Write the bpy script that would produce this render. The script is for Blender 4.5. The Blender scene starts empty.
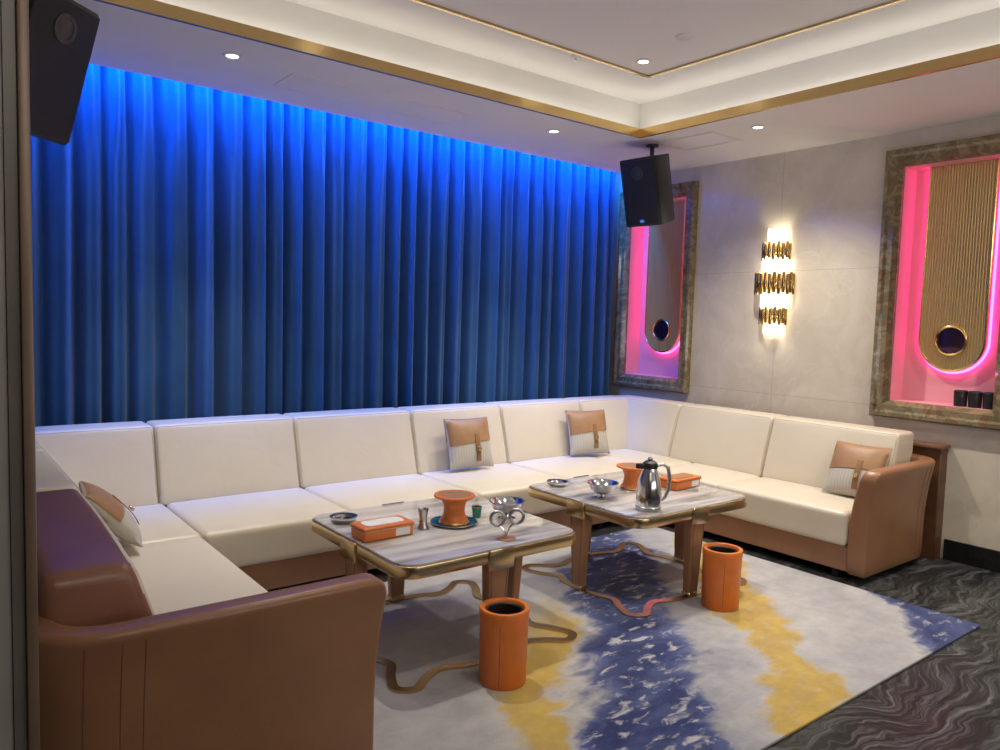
import bpy, bmesh, math, random
from mathutils import Vector, Matrix, Euler
random.seed(7)
PI = math.pi
SC = bpy.context.scene
COL = SC.collection

# ------------------------------------------------------------------ materials
def nodes_of(name):
    m = bpy.data.materials.new(name); m.use_nodes = True
    nt = m.node_tree
    return m, nt, nt.nodes['Principled BSDF']

def M(name, col, rough=.5, metal=0., nscale=None, namt=.15, bump=0., bscale=200., sheen=0., coat=0., emit=None, estr=0., crease=0., cscale=7.):
    m, nt, b = nodes_of(name)
    b.inputs['Base Color'].default_value = (*col, 1)
    b.inputs['Roughness'].default_value = rough
    b.inputs['Metallic'].default_value = metal
    if sheen: b.inputs['Sheen Weight'].default_value = sheen
    if coat: b.inputs['Coat Weight'].default_value = coat
    if emit:
        b.inputs['Emission Color'].default_value = (*emit, 1)
        b.inputs['Emission Strength'].default_value = estr
    tc = nt.nodes.new('ShaderNodeTexCoord')
    if nscale:
        n = nt.nodes.new('ShaderNodeTexNoise'); n.inputs['Scale'].default_value = nscale
        n.inputs['Detail'].default_value = 5
        r = nt.nodes.new('ShaderNodeValToRGB')
        r.color_ramp.elements[0].position = .3; r.color_ramp.elements[1].position = .7
        r.color_ramp.elements[0].color = (*[c*(1-namt) for c in col], 1)
        r.color_ramp.elements[1].color = (*[min(1, c*(1+namt)) for c in col], 1)
        nt.links.new(tc.outputs['Object'], n.inputs['Vector'])
        nt.links.new(n.outputs['Fac'], r.inputs['Fac'])
        nt.links.new(r.outputs['Color'], b.inputs['Base Color'])
    last = None
    if crease:
        n3 = nt.nodes.new('ShaderNodeTexNoise'); n3.inputs['Scale'].default_value = cscale; n3.inputs['Detail'].default_value = 3; n3.inputs['Distortion'].default_value = .6
        bp3 = nt.nodes.new('ShaderNodeBump'); bp3.inputs['Strength'].default_value = crease; bp3.inputs['Distance'].default_value = .02
        nt.links.new(tc.outputs['Object'], n3.inputs['Vector']); nt.links.new(n3.outputs['Fac'], bp3.inputs['Height'])
        last = bp3
    if bump:
        n2 = nt.nodes.new('ShaderNodeTexNoise'); n2.inputs['Scale'].default_value = bscale
        bp = nt.nodes.new('ShaderNodeBump'); bp.inputs['Strength'].default_value = bump
        bp.inputs['Distance'].default_value = .003
        nt.links.new(tc.outputs['Object'], n2.inputs['Vector'])
        nt.links.new(n2.outputs['Fac'], bp.inputs['Height'])
        if last: nt.links.new(last.outputs['Normal'], bp.inputs['Normal'])
        last = bp
    if last: nt.links.new(last.outputs['Normal'], b.inputs['Normal'])
    return m

def ramp(nt, stops, interp='LINEAR'):
    r = nt.nodes.new('ShaderNodeValToRGB'); cr = r.color_ramp; cr.interpolation = interp
    while len(cr.elements) < len(stops): cr.elements.new(.5)
    for e, (p, c) in zip(cr.elements, stops):
        e.position = p; e.color = (*c, 1)
    return r

def math_node(nt, op, a=None, b=None, clamp=False):
    n = nt.nodes.new('ShaderNodeMath'); n.operation = op; n.use_clamp = clamp
    for i, v in enumerate((a, b)):
        if v is None: continue
        if isinstance(v, (int, float)): n.inputs[i].default_value = v
        else: nt.links.new(v, n.inputs[i])
    return n.outputs[0]

def marble_wall():
    m, nt, b = nodes_of('wall_marble')
    g = nt.nodes.new('ShaderNodeNewGeometry')
    n = nt.nodes.new('ShaderNodeTexNoise'); n.inputs['Scale'].default_value = 2.6; n.inputs['Detail'].default_value = 10; n.inputs['Roughness'].default_value = .68; n.inputs['Distortion'].default_value = .8
    nt.links.new(g.outputs['Position'], n.inputs['Vector'])
    r = ramp(nt, [(.3, (.55, .49, .40)), (.5, (.63, .565, .465)), (.7, (.70, .635, .535))])
    nt.links.new(n.outputs['Fac'], r.inputs['Fac'])
    n2 = nt.nodes.new('ShaderNodeTexNoise'); n2.inputs['Scale'].default_value = 1.5; n2.inputs['Detail'].default_value = 8; n2.inputs['Distortion'].default_value = 1.2
    nt.links.new(g.outputs['Position'], n2.inputs['Vector'])
    v = math_node(nt, 'SUBTRACT', n2.outputs['Fac'], .5); v = math_node(nt, 'ABSOLUTE', v)
    r2 = ramp(nt, [(0, (.22, .22, .22)), (.012, (0, 0, 0))])
    nt.links.new(v, r2.inputs['Fac'])
    mx = nt.nodes.new('ShaderNodeMixRGB'); nt.links.new(r2.outputs['Color'], mx.inputs['Fac'])
    nt.links.new(r.outputs['Color'], mx.inputs[1]); mx.inputs[2].default_value = (.80, .74, .65, 1)
    sp = nt.nodes.new('ShaderNodeSeparateXYZ'); nt.links.new(g.outputs['Position'], sp.inputs[0])
    hyp = math_node(nt, 'ADD', sp.outputs['Y'], sp.outputs['X'])
    cb = nt.nodes.new('ShaderNodeCombineXYZ'); nt.links.new(hyp, cb.inputs[0]); nt.links.new(sp.outputs['Z'], cb.inputs[1])
    bk = nt.nodes.new('ShaderNodeTexBrick'); bk.offset = 0
    bk.inputs['Scale'].default_value = 1; bk.inputs['Brick Width'].default_value = 1.7; bk.inputs['Row Height'].default_value = .94
    bk.inputs['Mortar Size'].default_value = .002; bk.inputs['Color1'].default_value = (1, 1, 1, 1); bk.inputs['Color2'].default_value = (.97, .97, .97, 1); bk.inputs['Mortar'].default_value = (.70, .68, .66, 1)
    nt.links.new(cb.outputs[0], bk.inputs['Vector'])
    ml = nt.nodes.new('ShaderNodeMixRGB'); ml.blend_type = 'MULTIPLY'; ml.inputs['Fac'].default_value = 1
    nt.links.new(mx.outputs[0], ml.inputs[1]); nt.links.new(bk.outputs['Color'], ml.inputs[2])
    nt.links.new(ml.outputs[0], b.inputs['Base Color']); b.inputs['Roughness'].default_value = .10
    return m

def marble_floor():
    m, nt, b = nodes_of('floor_marble')
    g = nt.nodes.new('ShaderNodeNewGeometry')
    n0 = nt.nodes.new('ShaderNodeTexNoise'); n0.inputs['Scale'].default_value = 1.5; n0.inputs['Detail'].default_value = 4; n0.inputs['Roughness'].default_value = .48; n0.inputs['Distortion'].default_value = .3
    nt.links.new(g.outputs['Position'], n0.inputs['Vector'])
    sv = nt.nodes.new('ShaderNodeVectorMath'); sv.operation = 'SCALE'; sv.inputs['Scale'].default_value = .72
    nt.links.new(n0.outputs['Color'], sv.inputs[0])
    av = nt.nodes.new('ShaderNodeVectorMath'); av.operation = 'ADD'
    nt.links.new(g.outputs['Position'], av.inputs[0]); nt.links.new(sv.outputs[0], av.inputs[1])
    mp = nt.nodes.new('ShaderNodeMapping'); mp.inputs['Rotation'].default_value = (0, 0, .55); mp.inputs['Scale'].default_value = (3.2, 42, 1)
    nt.links.new(av.outputs[0], mp.inputs['Vector'])
    w = nt.nodes.new('ShaderNodeTexNoise'); w.inputs['Scale'].default_value = 1; w.inputs['Detail'].default_value = 9; w.inputs['Roughness'].default_value = .66
    nt.links.new(mp.outputs[0], w.inputs['Vector'])
    r = ramp(nt, [(.33, (.014, .0145, .015)), (.47, (.032, .033, .034)), (.57, (.080, .083, .085)), (.69, (.19, .195, .20))])
    nt.links.new(w.outputs['Fac'], r.inputs['Fac'])
    nt.links.new(r.outputs['Color'], b.inputs['Base Color']); b.inputs['Roughness'].default_value = .30
    b.inputs['Specular IOR Level'].default_value = .12
    return m

def marble_table():
    m, nt, b = nodes_of('table_marble')
    tc = nt.nodes.new('ShaderNodeTexCoord')
    mp = nt.nodes.new('ShaderNodeMapping'); mp.inputs['Rotation'].default_value = (0, 0, .36); mp.inputs['Scale'].default_value = (.9, 6.5, 1); nt.links.new(tc.outputs['Object'], mp.inputs['Vector'])
    w = nt.nodes.new('ShaderNodeTexNoise'); w.inputs['Scale'].default_value = 1.7; w.inputs['Distortion'].default_value = .7; w.inputs['Detail'].default_value = 7; w.inputs['Roughness'].default_value = .58
    nt.links.new(mp.outputs[0], w.inputs['Vector'])
    r = ramp(nt, [(.28, (.19, .165, .145)), (.40, (.34, .31, .29)), (.50, (.47, .45, .435)), (.60, (.57, .555, .545)), (.74, (.66, .65, .645))])
    nt.links.new(w.outputs['Fac'], r.inputs['Fac']); nt.links.new(r.outputs['Color'], b.inputs['Base Color'])
    b.inputs['Roughness'].default_value = .05
    return m

def marble_frame():
    m, nt, b = nodes_of('frame_marble')
    g = nt.nodes.new('ShaderNodeNewGeometry')
    n = nt.nodes.new('ShaderNodeTexNoise'); n.inputs['Scale'].default_value = 8; n.inputs['Detail'].default_value = 7; n.inputs['Distortion'].default_value = 2.2; n.inputs['Roughness'].default_value = .58
    nt.links.new(g.outputs['Position'], n.inputs['Vector'])
    r = ramp(nt, [(.28, (.06, .035, .02)), (.40, (.24, .135, .068)), (.48, (.12, .14, .085)), (.55, (.33, .21, .11)), (.64, (.18, .205, .13)), (.76, (.52, .40, .27))])
    nt.links.new(n.outputs['Fac'], r.inputs['Fac']); nt.links.new(r.outputs['Color'], b.inputs['Base Color'])
    b.inputs['Roughness'].default_value = .10
    return m

def rug_mat():
    m, nt, b = nodes_of('rug_pile')
    L = nt.links.new
    g = nt.nodes.new('ShaderNodeNewGeometry')
    sp = nt.nodes.new('ShaderNodeSeparateXYZ'); L(g.outputs['Position'], sp.inputs[0])
    def noise(scale, detail, rough=.6, vec=None, dist=0):
        n = nt.nodes.new('ShaderNodeTexNoise'); n.inputs['Scale'].default_value = scale; n.inputs['Detail'].default_value = detail
        n.inputs['Roughness'].default_value = rough; n.inputs['Distortion'].default_value = dist
        L(vec or g.outputs['Position'], n.inputs['Vector']); return n.outputs['Fac']
    mp = nt.nodes.new('ShaderNodeMapping'); mp.inputs['Rotation'].default_value = (0, 0, -.35); mp.inputs['Scale'].default_value = (5, 10, 1)
    L(g.outputs['Position'], mp.inputs['Vector'])
    streak = noise(1, 6, .58, mp.outputs[0], .5)
    big = noise(1.9, 4, .5)
    a = math_node(nt, 'MULTIPLY', sp.outputs['Y'], .9)
    s = math_node(nt, 'SUBTRACT', sp.outputs['X'], a)
    s = math_node(nt, 'ADD', s, 1.26)
    k = math_node(nt, 'MULTIPLY', math_node(nt, 'SUBTRACT', big, .5), .68)
    k2 = math_node(nt, 'MULTIPLY', math_node(nt, 'SUBTRACT', streak, .5), .36)
    s = math_node(nt, 'ADD', math_node(nt, 'ADD', s, k), k2)
    f = math_node(nt, 'DIVIDE', s, 4.5)
    G = (.40, .385, .39); B = (.018, .030, .125); Yl = (.54, .37, .085); W_ = (.47, .455, .455); B2 = (.07, .09, .225); G2 = (.33, .33, .36)
    st = [(0, G), (.9, G), (1.08, W_), (1.175, Yl), (1.365, Yl), (1.445, W_), (1.49, G2), (1.555, B2), (1.64, B), (1.98, B), (2.07, B2), (2.15, G2), (2.41, W_), (2.50, Yl), (2.77, Yl), (2.86, W_), (3.4, G), (3.61, W_), (3.68, B2), (3.78, B), (4.2, B2)]
    r = ramp(nt, [(p/4.5, c) for p, c in st]); L(f, r.inputs['Fac'])
    msk = ramp(nt, [(0, (.12,)*3), (1.48/4.5, (.14,)*3), (1.59/4.5, (1,)*3), (2.03/4.5, (1,)*3), (2.18/4.5, (.25,)*3), (3.62/4.5, (.12,)*3), (3.74/4.5, (.7,)*3)])
    L(f, msk.inputs['Fac'])
    # the left yellow stroke dies out under the nearer table
    far = math_node(nt, 'MULTIPLY', math_node(nt, 'SUBTRACT', sp.outputs['Y'], 2.50), 2.5, True)
    left = math_node(nt, 'LESS_THAN', s, 1.46)
    fd = math_node(nt, 'MULTIPLY', far, left)
    md = nt.nodes.new('ShaderNodeMixRGB'); L(fd, md.inputs['Fac']); L(r.outputs['Color'], md.inputs[1]); md.inputs[2].default_value = (*G, 1)
    mp2 = nt.nodes.new('ShaderNodeMapping'); mp2.inputs['Rotation'].default_value = (0, 0, -.7); mp2.inputs['Scale'].default_value = (9.5, 20, 1); mp2.inputs['Location'].default_value = (3, 7, 0)
    L(g.outputs['Position'], mp2.inputs['Vector'])
    fl = noise(1, 7, .62, mp2.outputs[0], .5)
    r2 = ramp(nt, [(.545, (0, 0, 0)), (.65, (.95, .95, .95))]); L(fl, r2.inputs['Fac'])
    mp3 = nt.nodes.new('ShaderNodeMapping'); mp3.inputs['Rotation'].default_value = (0, 0, -.7); mp3.inputs['Scale'].default_value = (3, 7, 1)
    L(g.outputs['Position'], mp3.inputs['Vector'])
    wash = noise(1, 8, .66, mp3.outputs[0], .5)
    rw = ramp(nt, [(.44, (0, 0, 0)), (.64, (.75, .75, .75))]); L(wash, rw.inputs['Fac'])
    fw_ = math_node(nt, 'MULTIPLY', rw.outputs['Color'], msk.outputs['Color'])
    mw = nt.nodes.new('ShaderNodeMixRGB'); L(fw_, mw.inputs['Fac']); L(md.outputs[0], mw.inputs[1]); mw.inputs[2].default_value = (.09, .115, .27, 1)
    fac = math_node(nt, 'MULTIPLY', r2.outputs['Color'], msk.outputs['Color'])
    mx = nt.nodes.new('ShaderNodeMixRGB'); L(fac, mx.inputs['Fac']); L(mw.outputs[0], mx.inputs[1]); mx.inputs[2].default_value = (.46, .46, .49, 1)
    r3 = ramp(nt, [(.3, (.80,)*3), (.7, (1.08,)*3)]); L(noise(8, 9, .7), r3.inputs['Fac'])
    ml = nt.nodes.new('ShaderNodeMixRGB'); ml.blend_type = 'MULTIPLY'; ml.inputs['Fac'].default_value = 1
    L(mx.outputs[0], ml.inputs[1]); L(r3.outputs['Color'], ml.inputs[2])
    L(ml.outputs[0], b.inputs['Base Color'])
    b.inputs['Roughness'].default_value = .95; b.inputs['Sheen Weight'].default_value = .08
    bp = nt.nodes.new('ShaderNodeBump'); bp.inputs['Strength'].default_value = .5; bp.inputs['Distance'].default_value = .004
    L(noise(350, 2), bp.inputs['Height']); L(bp.outputs['Normal'], b.inputs['Normal'])
    return m

def fabric_check():
    m, nt, b = nodes_of('pillow_weave')
    tc = nt.nodes.new('ShaderNodeTexCoord')
    w = nt.nodes.new('ShaderNodeTexWave'); w.inputs['Scale'].default_value = 16; w.inputs['Distortion'].default_value = 3.5; w.inputs['Detail'].default_value = 3; w.bands_direction = 'X'
    nt.links.new(tc.outputs['Object'], w.inputs['Vector'])
    r = ramp(nt, [(.2, (.44, .41, .36)), (.6, (.49, .46, .41))]); nt.links.new(w.outputs['Fac'], r.inputs['Fac'])
    nt.links.new(r.outputs['Color'], b.inputs['Base Color']); b.inputs['Roughness'].default_value = .9
    return m

MAT = dict(
    wall=marble_wall(), floor=marble_floor(), tmarble=marble_table(), fmarble=marble_frame(), rug=rug_mat(), weave=fabric_check(),
    paint=M('ceiling_paint', (.80, .78, .75), .8, nscale=3, namt=.02),
    panelpaint=M('ceiling_panel_paint', (.81, .79, .78), .7, nscale=2, namt=.02),
    plain=M('plain_wall', (.30, .28, .26), .6, nscale=2, namt=.1),
    jamb=M('grey_jamb', (.28, .26, .24), .5, nscale=6, namt=.1),
    jambdark=M('dark_jamb', (.13, .115, .10), .4, nscale=6, namt=.1),
    bronze=M('bronze_casing', (.20, .135, .095), .4, .2, nscale=8, namt=.1),
    gold=M('brushed_gold', (.74, .53, .23), .26, 1., nscale=3, namt=.03),
    brass=M('antique_brass', (.62, .47, .26), .24, 1., nscale=4, namt=.04),
    flute=M('fluted_gold', (.60, .455, .20), .36, .78),
    edging=M('bright_gold_edge', (.85, .62, .26), .2, 1., nscale=3, namt=.03),
    black=M('black_plastic', (.012, .012, .014), .45, nscale=40, namt=.2),
    driver=M('driver_cone', (.055, .055, .06), .35, .3, nscale=40, namt=.2),
    grille=M('speaker_grille', (.016, .016, .019), .55, .2, nscale=400, namt=.6, bump=.6, bscale=500),
    cream=M('cream_leather', (.67, .60, .475), .35, nscale=4, namt=.02, bump=.10, bscale=250, crease=.20, cscale=5),
    pipe=M('cream_piping', (.52, .45, .34), .5, nscale=20, namt=.08),
    brown=M('brown_leather', (.285, .138, .070), .32, nscale=5, namt=.12, bump=.2, bscale=180, crease=.13, cscale=4),
    mauve=M('mauve_brown_leather', (.245, .112, .068), .34, nscale=5, namt=.12, bump=.2, bscale=180, crease=.12, cscale=4),
    stitch=M('dark_stitching', (.17, .075, .038), .6, nscale=40, namt=.1),
    leg=M('leg_leather', (.30, .15, .077), .4, nscale=10, namt=.12, bump=.15, bscale=220),
    walnut=M('walnut_edge', (.19, .09, .05), .4, nscale=10, namt=.15),
    orange=M('orange_leather', (.68, .18, .032), .38, nscale=12, namt=.08, bump=.1, bscale=250),
    flap=M('tan_leather', (.34, .185, .085), .45, nscale=12, namt=.12, bump=.15, bscale=220),
    strap=M('strap_leather', (.26, .135, .06), .45, nscale=12, namt=.12),
    chrome=M('polished_steel', (.72, .72, .73), .14, 1., nscale=20, namt=.05),
    steel=M('brushed_steel', (.5, .5, .51), .3, 1., nscale=60, namt=.1),
    white=M('white_label', (.75, .75, .75), .6, nscale=20, namt=.04),
    teal=M('teal_glaze', (.01, .12, .28), .12, nscale=12, namt=.2, coat=.5),
    green=M('green_glass', (.02, .22, .16), .08, nscale=10, namt=.1, coat=.5),
    liner=M('dark_liner', (.02, .017, .015), .4, .3, nscale=15, namt=.3),
    curtain=M('blue_velvet', (.020, .100, .262), .8, nscale=4, namt=.12, sheen=.2, bump=.15, bscale=120),
    wood=M('walnut_panel', (.12, .05, .025), .35, nscale=7, namt=.3),
    basebd=M('black_stone', (.012, .012, .013), .2, nscale=8, namt=.4),
    pinklit=M('pink_lit_panel', (.80, .40, .45), .5, nscale=4, namt=.04),  # whitish lining; the pink of the LED light is put into its colour
    pinkled=M('pink_led', (1, .3, .6), .5, nscale=5, namt=.02, emit=(1., .065, .46), estr=8),
    mirror=M('dark_mirror', (.12, .06, .10), .08, .9, nscale=6, namt=.2),
    lampglow=M('lamp_glow', (1, 1, 1), .5, nscale=5, namt=.02, emit=(1., .95, .88), estr=14),
    crystal=M('crystal_glow', (1, .95, .85), .1, nscale=60, namt=.1, emit=(1., .87, .64), estr=2.8),
    bulb=M('bulb_glow', (1, .95, .85), .3, nscale=10, namt=.05, emit=(1., .90, .72), estr=16),
    darkgold=M('dark_gold_tube', (.62, .43, .17), .16, 1., nscale=20, namt=.15),
    badge=M('blue_badge', (.05, .12, .5), .3, nscale=20, namt=.1, emit=(.1, .25, .8), estr=.6),
)

# ------------------------------------------------------------------ mesh builder
class MB:
    def __init__(s): s.bm = bmesh.new(); s.T = Matrix.Identity(4)
    def v(s, p): return s.bm.verts.new(s.T @ Vector(p))
    def f(s, vs):
        try: return s.bm.faces.new(vs)
        except ValueError: return None
    def box(s, x0, x1, y0, y1, z0, z1):
        p = [s.v((x, y, z)) for z in (z0, z1) for x, y in ((x0, y0), (x1, y0), (x1, y1), (x0, y1))]
        s.f(p[3::-1]); s.f(p[4:8])
        for i in range(4): s.f((p[i], p[(i+1) % 4], p[4+(i+1) % 4], p[4+i]))
        return s
    def prism(s, pts, z0, z1, scale1=None):
        a = [s.v((x, y, z0)) for x, y in pts]
        b = [s.v((x*(scale1 or 1), y*(scale1 or 1), z1)) for x, y in pts]
        s.f(a[::-1]); s.f(b); n = len(pts)
        for i in range(n): s.f((a[i], a[(i+1) % n], b[(i+1) % n], b[i]))
        return s
    def layers(s, rings):
        R = [[s.v(p) for p in r] for r in rings]; n = len(R[0])
        s.f(R[0][::-1]); s.f(R[-1])
        for A, B in zip(R, R[1:]):
            for i in range(n): s.f((A[i], A[(i+1) % n], B[(i+1) % n], B[i]))
        return s
    def lathe(s, prof, seg=32, c=(0, 0, 0)):
        rings = []
        for r, z in prof:
            if r < 1e-6: rings.append([s.v((c[0], c[1], c[2]+z))])
            else: rings.append([s.v((c[0]+r*math.cos(2*PI*i/seg), c[1]+r*math.sin(2*PI*i/seg), c[2]+z)) for i in range(seg)])
        for A, B in zip(rings, rings[1:]):
            for i in range(seg):
                j = (i+1) % seg
                if len(A) == 1 and len(B) > 1: s.f((A[0], B[j], B[i]))
                elif len(B) == 1 and len(A) > 1: s.f((A[i], A[j], B[0]))
                elif len(A) > 1: s.f((A[i], A[j], B[j], B[i]))
        return s
    def tube(s, pts, r, seg=8, closed=False):
        pts = [Vector(p) for p in pts]; n = len(pts); rings = []
        up = Vector((0, 0, 1)); px = None
        for i, p in enumerate(pts):
            a = pts[i-1] if (i or closed) else p
            b = pts[(i+1) % n] if (i < n-1 or closed) else p
            t = (b-a).normalized()
            x = (px - t*px.dot(t)) if px is not None else t.cross(up)
            if x.length < .05: x = t.cross(Vector((0, 1, 0)))
            if x.length < .05: x = t.cross(Vector((1, 0, 0)))
            x.normalize(); px = x; y = x.cross(t)
            rr = r[i] if isinstance(r, (list, tuple)) else r
            rings.append([s.v(p + x*rr*math.cos(2*PI*k/seg) + y*rr*math.sin(2*PI*k/seg)) for k in range(seg)])
        m = n if closed else n-1
        for i in range(m):
            A, B = rings[i], rings[(i+1) % n]
            for k in range(seg): s.f((A[k], A[(k+1) % seg], B[(k+1) % seg], B[k]))
        if not closed: s.f(rings[0]); s.f(rings[-1])
        return s
    def strip(s, pts, w, z0, z1):       # flat bar along closed 2D path
        n = len(pts); R = []
        for i, p in enumerate(pts):
            a = Vector(pts[i-1]); b = Vector(pts[(i+1) % n]); t = (b-a).normalized(); nn = Vector((-t.y, t.x))*w/2
            p = Vector(p)
            R.append([s.v((*(p+nn), z0)), s.v((*(p-nn), z0)), s.v((*(p-nn), z1)), s.v((*(p+nn), z1))])
        for i in range(n):
            A, B = R[i], R[(i+1) % n]
            for k in range(4): s.f((A[k], A[(k+1) % 4], B[(k+1) % 4], B[k]))
        return s
    def soft(s, w, d, h, r=.03, puff=(0, 0, .012), fn=None, m=6):
        hs = (w/2, d/2, h/2)
        def axis(H):
            e = [-H + r*(1-math.cos(k*PI/8)) for k in range(4)]
            inner = [-(H-r) + 2*(H-r)*k/m for k in range(m+1)]
            return e + inner + [-x for x in reversed(e)]
        A = [axis(H) for H in hs]; N = [len(a) for a in A]; vm = {}
        def get(i, j, k):
            key = (i, j, k)
            if key in vm: return vm[key]
            p = Vector((A[0][i], A[1][j], A[2][k]))
            q = Vector([max(-(H-r), min(H-r, c)) for c, H in zip(p, hs)])
            dd = p-q
            if dd.length > 1e-7: p = q + dd.normalized()*r
            u = [p[t]/hs[t] for t in range(3)]
            g = [1-min(1, x*x) for x in u]
            p = Vector((p.x+u[0]*puff[0]*g[1]*g[2], p.y+u[1]*puff[1]*g[0]*g[2], p.z+u[2]*puff[2]*g[0]*g[1]))
            if fn: p = Vector(fn(p))
            vm[key] = s.v(p); return vm[key]
        for a, b, c in ((0, 1, 2), (1, 2, 0), (2, 0, 1)):
            for side in (0, N[c]-1):
                for i in range(N[a]-1):
                    for j in range(N[b]-1):
                        idx = []
                        for ii, jj in ((i, j), (i+1, j), (i+1, j+1), (i, j+1)):
                            t = [0, 0, 0]; t[a] = ii; t[b] = jj; t[c] = side; idx.append(get(*t))
                        s.f(idx if side else idx[::-1])
        return s
    def bevel(s, w, seg=2, ang=.6):
        bmesh.ops.recalc_face_normals(s.bm, faces=s.bm.faces)
        es = [e for e in s.bm.edges if len(e.link_faces) == 2 and e.calc_face_angle(0) > ang]
        bmesh.ops.bevel(s.bm, geom=es, offset=w, segments=seg, profile=.5, affect='EDGES', clamp_overlap=True)
        return s
    def build(s, name, mat, parent=None, loc=(0, 0, 0), rot=(0, 0, 0), smooth=40):
        bmesh.ops.recalc_face_normals(s.bm, faces=s.bm.faces)
        me = bpy.data.meshes.new(name); s.bm.to_mesh(me); s.bm.free()
        me.materials.append(MAT[mat])
        if smooth:
            me.polygons.foreach_set('use_smooth', [True]*len(me.polygons))
            me.set_sharp_from_angle(angle=math.radians(smooth))
        o = bpy.data.objects.new(name, me); COL.objects.link(o)
        o.location = loc; o.rotation_euler = rot
        if parent: o.parent = parent
        return o

def tag(o, label, cat, group=None):
    o['label'] = label; o['category'] = cat
    if group: o['group'] = group
    return o
def thing(name, label, cat, loc=(0, 0, 0), rot=(0, 0, 0), group=None):
    o = bpy.data.objects.new(name, None); COL.objects.link(o); o.empty_display_size = .1
    o.location = loc; o.rotation_euler = rot
    return tag(o, label, cat, group)
def struct(name, mb, mat):
    o = mb.build(name, mat); o['kind'] = 'structure'; return o
def copy_tree(o, loc, label, rot=None, skip=()):
    def rec(src, par):
        c = src.copy(); COL.objects.link(c)
        if par: c.parent = par
        for ch in [x for x in bpy.data.objects if x.parent == src and x is not c]:
            if ch.name not in skip: rec(ch, c)
        return c
    r = rec(o, None); r.location = loc; r['label'] = label
    if rot: r.rotation_euler = rot
    return r
def rrect(hx, hy, r, seg=6):
    pts = []
    for cx, cy, a0 in ((hx-r, hy-r, 0), (-hx+r, hy-r, PI/2), (-hx+r, -hy+r, PI), (hx-r, -hy+r, 1.5*PI)):
        for k in range(seg+1):
            a = a0+k*PI/2/seg; pts.append((cx+r*math.cos(a), cy+r*math.sin(a)))
    return pts
def catmull(P, per=6):
    out = []; n = len(P)
    for i in range(n):
        p0, p1, p2, p3 = [Vector(P[(i+k-1) % n]) for k in range(4)]
        for j in range(per):
            t = j/per
            out.append(tuple(.5*((2*p1)+(p2-p0)*t+(2*p0-5*p1+4*p2-p3)*t*t+(3*p1-p0-3*p2+p3)*t**3)))
    return out

# ------------------------------------------------------------------ room shell
XR, YB, XL = 5.22, 5.06, .16
ZS, ZC = 2.77, 3.05
NZ0, NZ1, NW = .87, 2.65, .425            # framed niches: outer frame heights and half width
NIW, NIN = NW-.108, .108
NICHE_Y = (2.075, 4.48)
struct('floor', MB().box(-1.3, XR+.5, -1.3, YB+.1, -.1, 0), 'floor')
b = MB(); ys = [-1.3]
for c in NICHE_Y: ys += [c-NIW, c+NIW]
ys.append(YB+.1)
for i in range(5):
    if i % 2 == 0: b.box(XR, XR+.25, ys[i], ys[i+1], 0, 3.15)
    else: b.box(XR, XR+.25, ys[i], ys[i+1], 0, NZ0+NIN); b.box(XR, XR+.25, ys[i], ys[i+1], NZ1-NIN, 3.15)
struct('wall_right', b, 'wall')
struct('wall_back', MB().box(XL-.1, XR, YB, YB+.1, 0, 3.15), 'plain')
struct('wall_left', MB().box(XL-.1, XL, 1.5, YB, 0, 3.05), 'plain')
struct('wall_near', MB().box(-1.2, XL-.1, 1.5, 1.6, 0, 3.05), 'jamb')
struct('wall_front', MB().box(-1.3, XR, -1.3, -1.2, 0, 3.05), 'plain')
struct('wall_entry', MB().box(-1.3, -1.2, -1.2, 1.6, 0, 3.05), 'plain')
struct('trim_1', MB().box(.143, XL, 1.46, 1.5, 0, 2.77).bevel(.003, 2), 'bronze')
struct('trim_2', MB().box(.124, .142, 1.47, 1.5, 0, 2.77), 'jambdark')
struct('trim_3', MB().box(-.1, .123, 1.475, 1.5, 0, 2.77), 'jamb')
TX0, TX1, TY0, TY1 = .4, 4.13, .3, 3.745
YP = 4.72
b = MB()
b.box(-1.2, XR, TY1, YP, ZS, ZS+.03); b.box(TX1, XR, -1.2, TY1, ZS, ZS+.03)
b.box(-1.2, TX0, -1.2, TY1, ZS, ZS+.03); b.box(TX0, TX1, -1.2, TY0, ZS, ZS+.03)
b.box(-1.2, XR, YP-.03, YP, ZS+.03, ZC)
w = .12
b.box(TX0-w, TX1+w, TY1+w, TY1+w+.02, ZS+.03, ZC); b.box(TX1+w, TX1+w+.02, TY0-w, TY1+w, ZS+.03, ZC)
b.box(TX0-w-.02, TX0-w, TY0-w, TY1+w, ZS+.03, ZC); b.box(TX0-w, TX1+w, TY0-w-.02, TY0-w, ZS+.03, ZC)
struct('ceiling', b, 'paint')
struct('ceiling.001', MB().box(-1.2, XR, -1.2, YB, ZC, ZC+.1), 'paint')
IX0, IX1, IY0, IY1 = .75, 3.78, .65, 3.38
struct('ceiling.002', MB().box(IX0+.02, IX1-.02, IY0+.02, IY1-.02, ZC-.012, ZC-.001), 'panelpaint')
b = MB(); t = .022
b.box(TX0, TX1, TY1-t, TY1, ZS-.004, ZS+.056); b.box(TX1-t, TX1, TY0, TY1-t, ZS-.004, ZS+.056)
b.box(TX0, TX0+t, TY0, TY1-t, ZS-.004, ZS+.056); b.box(TX0+t, TX1-t, TY0, TY0+t, ZS-.004, ZS+.056)
struct('trim_4', b, 'gold')
b = MB(); t = .02
b.box(IX0, IX1, IY1-t, IY1, ZC-.025, ZC-.001); b.box(IX1-t, IX1, IY0, IY1-t, ZC-.025, ZC-.001)
b.box(IX0, IX0+t, IY0, IY1-t, ZC-.025, ZC-.001); b.box(IX0+t, IX1-t, IY0, IY0+t, ZC-.025, ZC-.001)
struct('trim_5', b, 'brass')
struct('baseboard_right', MB().box(XR-.02, XR, -1.2, 1.98, 0, .13).bevel(.003, 1), 'basebd')
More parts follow.
